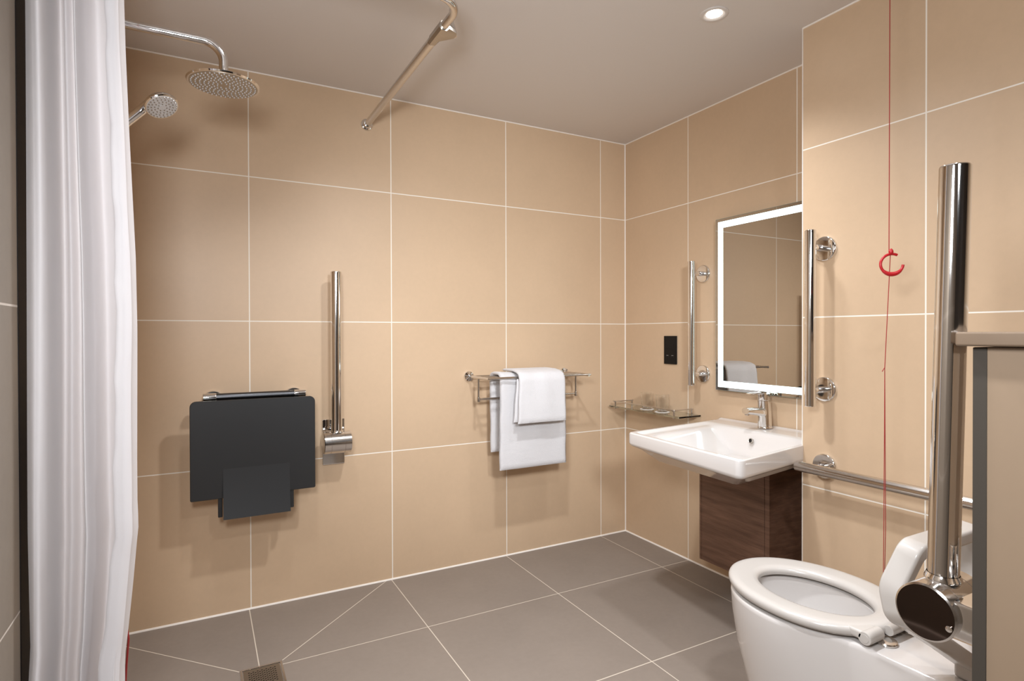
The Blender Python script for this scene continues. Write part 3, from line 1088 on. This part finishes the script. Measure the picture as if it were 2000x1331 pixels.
# ------------------------------------------------------------------ toilet
def toilet():
    cx = -.742
    t = thing('toilet', 'white back-to-wall toilet with open seat down and arched backrest raised', 'toilet', (cx, -1.8, 0))
    N = 44

    def outline(front, hw, yc, rear_hw, z, yr=-2.186, neck=-1.885):
        """plan outline: half ellipse in front, narrowing to a box at the rear"""
        pts = []
        side = []
        na = N // 2
        for k in range(na + 1):           # front half ellipse, from the tip to the widest point
            a = PI / 2 * k / na
            side.append((hw * math.sin(a), yc + (front - yc) * math.cos(a)))
        nb = N // 2
        for k in range(1, nb + 1):
            q = k / nb
            y = yc + (neck - yc) * q
            s = q * q * (3 - 2 * q)
            side.append((hw + (rear_hw - hw) * s, y))
        for k in range(1, 7):
            side.append((rear_hw, neck + (yr - neck) * k / 6))
        left = [V(cx - h, y, z) for h, y in side]
        right = [V(cx + h, y, z) for h, y in reversed(side[1:])]
        return left + right
    levels = [(.0, -1.600, .105, .100), (.02, -1.585, .110, .102), (.10, -1.535, .125, .104), (.20, -1.490, .145, .106), (.30, -1.462, .164, .108),
              (.38, -1.450, .176, .110), (.425, -1.447, .179, .110), (.434, -1.448, .178, .1085), (.438, -1.453, .173, .104)]
    m = MB()
    loops = [outline(f, hw, -1.66, rh, z) for z, f, hw, rh in levels]
    n = len(loops[0])
    # opening of the bowl, matched index by index
    def opening(sc, z, dy=0):
        out = []
        c0 = V(cx, -1.655 + dy, 0)
        base = loops[-1]
        for i, p in enumerate(base):
            d = Vector((p.x - c0.x, p.y - c0.y, 0))
            ang = math.atan2(d.x, d.y)
            rx, ry = .112 * sc, .150 * sc
            out.append(V(c0.x + rx * math.sin(ang), c0.y + ry * math.cos(ang), z))
        return out
    loops += [opening(1.12, .438), opening(1.05, .434), opening(1.04, .40), opening(1.0, .34), opening(.85, .27, .0), opening(.6, .22, .0), opening(.35, .205)]
    m.loft(loops, True, True)
    m.build('pan', 'ceramic', t, ang=50)

    # seat ring
    zs = .447
    def seat_loop(off, z, inner=False):
        out = []
        K = 72
        for k in range(K):
            a = 2 * PI * k / K
            s, c = math.sin(a), math.cos(a)
            if not inner:
                rx = .179 - off
                if c >= 0:
                    x, y = rx * s, -1.665 + (.228 - off) * c
                else:
                    p = 2 / 2.3
                    x = rx * math.copysign(abs(s) ** p, s)
                    y = -1.665 - (.203 - off) * abs(c) ** p
            else:
                x, y = (.106 - off) * s, -1.668 + (.150 - off if c >= 0 else .142 - off) * c
            out.append(V(cx + x, y, z))
        return out
    m = MB()
    ls = [seat_loop(.004, zs), seat_loop(0, zs + .006), seat_loop(0, zs + .014), seat_loop(.003, zs + .020), seat_loop(.010, zs + .0238), seat_loop(.022, zs + .0245),
          seat_loop(-.020, zs + .0232, True), seat_loop(-.008, zs + .0205, True), seat_loop(-.001, zs + .014, True), seat_loop(0, zs + .006, True), seat_loop(-.003, zs, True)]
    ls.append(ls[0])
    m.loft(ls, False, False)
    m.build('seat', 'plastic', t, ang=60)
    # rear bridge with the two hinge barrels
    for sx in (-1, 1):
        xa = cx + sx * .0855
        b = MB()
        b.span((xa - .0275, -1.815, zs + .003), (xa + .0275, -1.862, zs + .0235), .006, 3)
        b.cyl((xa - .0275, -1.864, zs + .010), (xa + .0275, -1.864, zs + .010), .0150, .002, 28)
        b.build('seat_hinge', 'plastic', t)
        MB().cyl((xa + sx * .0270, -1.864, zs + .010), (xa + sx * .0282, -1.864, zs + .010), .0095, .0004, 24).build('hinge_plug', 'plastic', t)
        MB().lathe((xa - sx * .034, -1.877, .4385), (0, 0, 1), [(.0235, 0), (.0240, .003), (.0225, .006), (.016, .008), (.001, .0082)], 36).build('hinge_base', 'steel', t)
    MB().span((cx - .056, -1.820, zs + .004), (cx + .056, -1.853, zs + .0225), .006, 3).build('seat_bridge', 'plastic', t)
    MB().cyl((cx - .034, -1.872, zs + .012), (cx + .034, -1.872, zs + .012), .012, .002, 24).build('hinge_pin', 'plastic', t)
    # arched backrest, raised
    path = bend([V(cx - .045, -2.035, .470), V(cx - .085, -2.005, .505), V(cx - .150, -1.955, .556), V(cx - .152, -1.945, .610), V(cx - .124, -1.968, .695), V(cx + .124, -1.968, .695),
                 V(cx + .152, -1.945, .610), V(cx + .150, -1.955, .556), V(cx + .085, -2.005, .505), V(cx + .045, -2.035, .470)], [.03, .03, .05, .022, .022, .05, .03, .03], 6)
    b = MB()
    loops = []
    for i, p in enumerate(path):
        tg = (path[min(i + 1, len(path) - 1)] - path[max(i - 1, 0)]).normalized()
        side = tg.cross(V(0, 1, .1)).normalized()
        dep = side.cross(tg).normalized()
        w, dd, r = .0160, .0235, .007
        sec = []
        for (sx, sy) in ((1, 1), (-1, 1), (-1, -1), (1, -1)):
            a0 = {(1, 1): 0, (-1, 1): PI / 2, (-1, -1): PI, (1, -1): 3 * PI / 2}[(sx, sy)]
            for q in range(5):
                a = a0 + PI / 2 * q / 4
                sec.append(p + side * (sx * (w - r) + r * math.cos(a)) + dep * (sy * (dd - r) + r * math.sin(a)))
        loops.append(sec)
    b.loft(loops)
    b.build('backrest', 'plastic', t, ang=50)
    for sx in (-1, 1):
        MB().span((cx + sx * .045 - .020, -2.060, .4385), (cx + sx * .045 + .020, -2.015, .478), .008, 3).build('backrest_bracket', 'plastic', t)
    # faint maker's spiral on the deck
    e = MB()
    pts = []
    for k in range(30):
        a = k / 29 * 3.2 * PI
        r = .0022 + .0062 * k / 29
        pts.append(V(-.729 + r * math.cos(a), -1.872 + r * .8 * math.sin(a), .4388))
    e.tube(pts, .0007, 6)
    e.build('emblem', 'emblem', t)


toilet()

# ------------------------------------------------------------------ alarm cords
def cord_main():
    X = -.500
    t = thing('alarm_pull_cord', 'red alarm pull cord with open ring hanging beside the toilet', 'pull cord', (X, -1.724, H))
    MB().lathe((X, -1.724, H + .0005), (0, 0, -1), [(.040, 0), (.040, .012), (.034, .022), (.010, .026), (.004, .034)], 32).build('ceiling_switch', 'plastic', t)
    MB().tube([(X, -1.724, H - .03), (X, -1.7225, 1.362)], .0012, 8).build('cord', 'redcord', t)
    c = V(X, -1.730, 1.330)
    # open ring, gap towards the upper right
    vd = V(.62, .785, 0).normalized()         # facing roughly into the room
    hx = V(.785, -.62, 0)
    r = MB()
    pts, rad = [], []
    for k in range(49):
        a = math.radians(62 + (312 - 0) * k / 48 * .94)
        pts.append(c + hx * (.0275 * math.cos(a) * 1.02) + V(0, 0, .0275 * math.sin(a)))
        aa = math.degrees(a)
        rad.append(.0036 + (.0026 * max(0, math.sin(math.radians(aa - 215) * 1.6)) if 215 < aa < 325 else 0))
    r.tube(pts, rad, 14)
    r.build('ring', 'red', t)
    MB().lathe(c + V(-.004, 0, .026), (0, 0, 1), [(.003, 0), (.0055, .003), (.0062, .008), (.005, .012), (.002, .016)], 16).build('ring_knot', 'red', t)
    MB().tube([c + V(-.003, .002, .030), V(X, -1.712, 1.045)], .0011, 8).build('lower_cord', 'redcord', t)
    kn = V(X, -1.712, 1.045)
    MB().tube([kn, V(X - .001, -1.711, .6), V(X + .001, -1.706, .16)], .0010, 8).build('cord_loop', 'redcord', t)
    MB().tube([kn, V(X + .003, -1.7135, .6), V(X + .001, -1.706, .16)], .0010, 8).build('cord_loop', 'redcord', t)
    MB().tube([kn + V(0, 0, .002), kn + V(-.007, .003, -.009)], .0011, 8).build('knot_tail', 'redcord', t)


cord_main()


def cord_shower():
    X, Y = -2.320, -.985
    t = thing('shower_pull_cord', 'red pull cord hanging in the shower behind the curtain edge, loose end near floor', 'pull cord', (X, Y, H))
    MB().lathe((X - .01, Y, H + .0005), (0, 0, -1), [(.038, 0), (.038, .012), (.032, .02), (.004, .03)], 28).build('ceiling_switch', 'plastic', t)
    MB().tube([(X - .012, Y, H - .02), (X - .008, Y, 1.2), (X + .0, Y, .46)], .0013, 8).build('cord', 'redcord', t)
    MB().tube(bend([(X, Y, .47), (X + .006, Y - .004, .42), (X + .001, Y - .002, .355), (X - .002, Y, .30), (X + .004, Y - .002, .26)], .015, 4), .0022, 8).build('cord_loop', 'redcord', t)
    MB().tube([(X - .002, Y, .318), (X + .013, Y - .006, .300)], .0016, 8).build('knot_tail', 'redcord', t)


cord_shower()

# ------------------------------------------------------------------ floor drain
def drain():
    x0, x1, y0, y1 = -2.050, -1.917, -.610, -.472
    t = thing('floor_drain', 'square metal floor drain with round holes in the shower floor', 'drain', ((x0 + x1) / 2, (y0 + y1) / 2, 0))
    f = MB()
    w = .007
    for a, b in (((x0, y0), (x1, y0 + w)), ((x0, y1 - w), (x1, y1)), ((x0, y0 + w), (x0 + w, y1 - w)), ((x1 - w, y0 + w), (x1, y1 - w))):
        f.span((a[0], a[1], -.0005), (b[0], b[1], .0022), .0005)
    f.build('frame', 'steel', t)
    g = MB()
    g.span((x0 + w + .002, y0 + w + .002, -.0005), (x1 - w - .002, y1 - w - .002, .0016), .0004)
    gr = g.build('grate', 'brushed', t)
    h = MB()
    cx_, cy_ = (x0 + x1) / 2, (y0 + y1) / 2
    s_ = .0135
    for i in range(-3, 4):
        for j in range(-3, 4):
            for ox, oy in ((0, 0), (s_ / 2, s_ / 2)):
                px, py = cx_ + i * s_ + ox, cy_ + j * s_ + oy
                if abs(px - cx_) < .044 and abs(py - cy_) < .046:
                    h.lathe((px, py, .0015), (0, 0, 1), [(.0029, 0), (.0029, .0002)], 14)
    hh = h.build('drain_hole', 'black', gr)
    hh['kind'] = 'stuff'


drain()

# ------------------------------------------------------------------ lights
def spot(name, loc, energy, size=150, blend=.9, radius=.04, color=(1, .96, .90), target=None):
    L = bpy.data.lights.new(name, 'SPOT')
    L.energy = energy
    L.spot_size = math.radians(size)
    L.spot_blend = blend
    L.shadow_soft_size = radius
    L.color = color
    o = bpy.data.objects.new(name, L)
    o.location = loc
    if target:
        o.rotation_euler = (Vector(target) - Vector(loc)).to_track_quat('-Z', 'Y').to_euler()
    COL.objects.link(o)
    return o


NEUT = (.95, .985, 1.03)
spot('downlight_over_basin', (-.608, -1.211, H - .012), 26, 112, 1.0, .045, NEUT)
spot('downlight_in_middle', (-1.30, -1.22, H - .012), 74, 158, 1.0, .05, NEUT)
spot('downlight_in_shower', (-1.95, -.95, H - .012), 18, 130, 1.0, .05, NEUT)
spot('downlight_over_toilet', (-.65, -2.40, H - .012), 14, 120, 1.0, .04, NEUT)
spot('downlight_by_entrance', (-1.55, -2.45, H - .012), 74, 145, 1.0, .06, NEUT)
spot('back_wall_fill_spot', (-1.75, -2.95, 1.72), 140, 54, 1.0, .14, NEUT, (-.68, 0, 1.22))  # added unseen spot behind the camera, brightens the middle of the back wall


def area(name, loc, target, energy, sx, sy, color):
    L = bpy.data.lights.new(name, 'AREA')
    L.shape = 'RECTANGLE'
    L.size, L.size_y = sx, sy
    L.energy = energy
    L.color = color
    o = bpy.data.objects.new(name, L)
    o.location = loc
    o.rotation_euler = (Vector(target) - Vector(loc)).to_track_quat('-Z', 'Y').to_euler()
    COL.objects.link(o)
    return o


area('photo_lamp', (-2.28, -2.40, 1.52), (-.55, -.6, .95), 17, .28, .28, NEUT)

w = bpy.data.worlds.new('World')
w.use_nodes = True
w.node_tree.nodes['Background'].inputs[0].default_value = (.9, .9, 1, 1)
w.node_tree.nodes['Background'].inputs[1].default_value = 0.02
S.world = w

# ------------------------------------------------------------------ camera
cam = bpy.data.cameras.new('Camera')
cam.sensor_fit = 'HORIZONTAL'
cam.sensor_width = 36
F_PX = 1123.67
cam.lens = F_PX / 2000 * 36
cam.shift_y = -3.979 / 2000
cam.clip_start = .02
co = bpy.data.objects.new('Camera', cam)
yaw, pitch, roll = 0.49400, -0.0070, -0.0027
cx_, cy_, cz_, yaw, pitch, roll, F_PX, SY = -2.15612, -2.6207, 1.14098, 0.494, -0.00701, -0.00267, 1123.6697, -3.97908
cam.lens = F_PX / 2000 * 36
cam.shift_y = SY / 2000
fw = V(math.sin(yaw), math.cos(yaw), 0)
rt = V(math.cos(yaw), -math.sin(yaw), 0)
up = V(0, 0, 1)
f2 = fw * math.cos(pitch) + up * math.sin(pitch)
u2 = up * math.cos(pitch) - fw * math.sin(pitch)
r3 = rt * math.cos(roll) + u2 * math.sin(roll)
u3 = u2 * math.cos(roll) - rt * math.sin(roll)
mw = Matrix((r3, u3, -f2)).transposed().to_4x4()
mw.translation = V(cx_, cy_, cz_)
co.matrix_world = mw
COL.objects.link(co)
S.camera = co
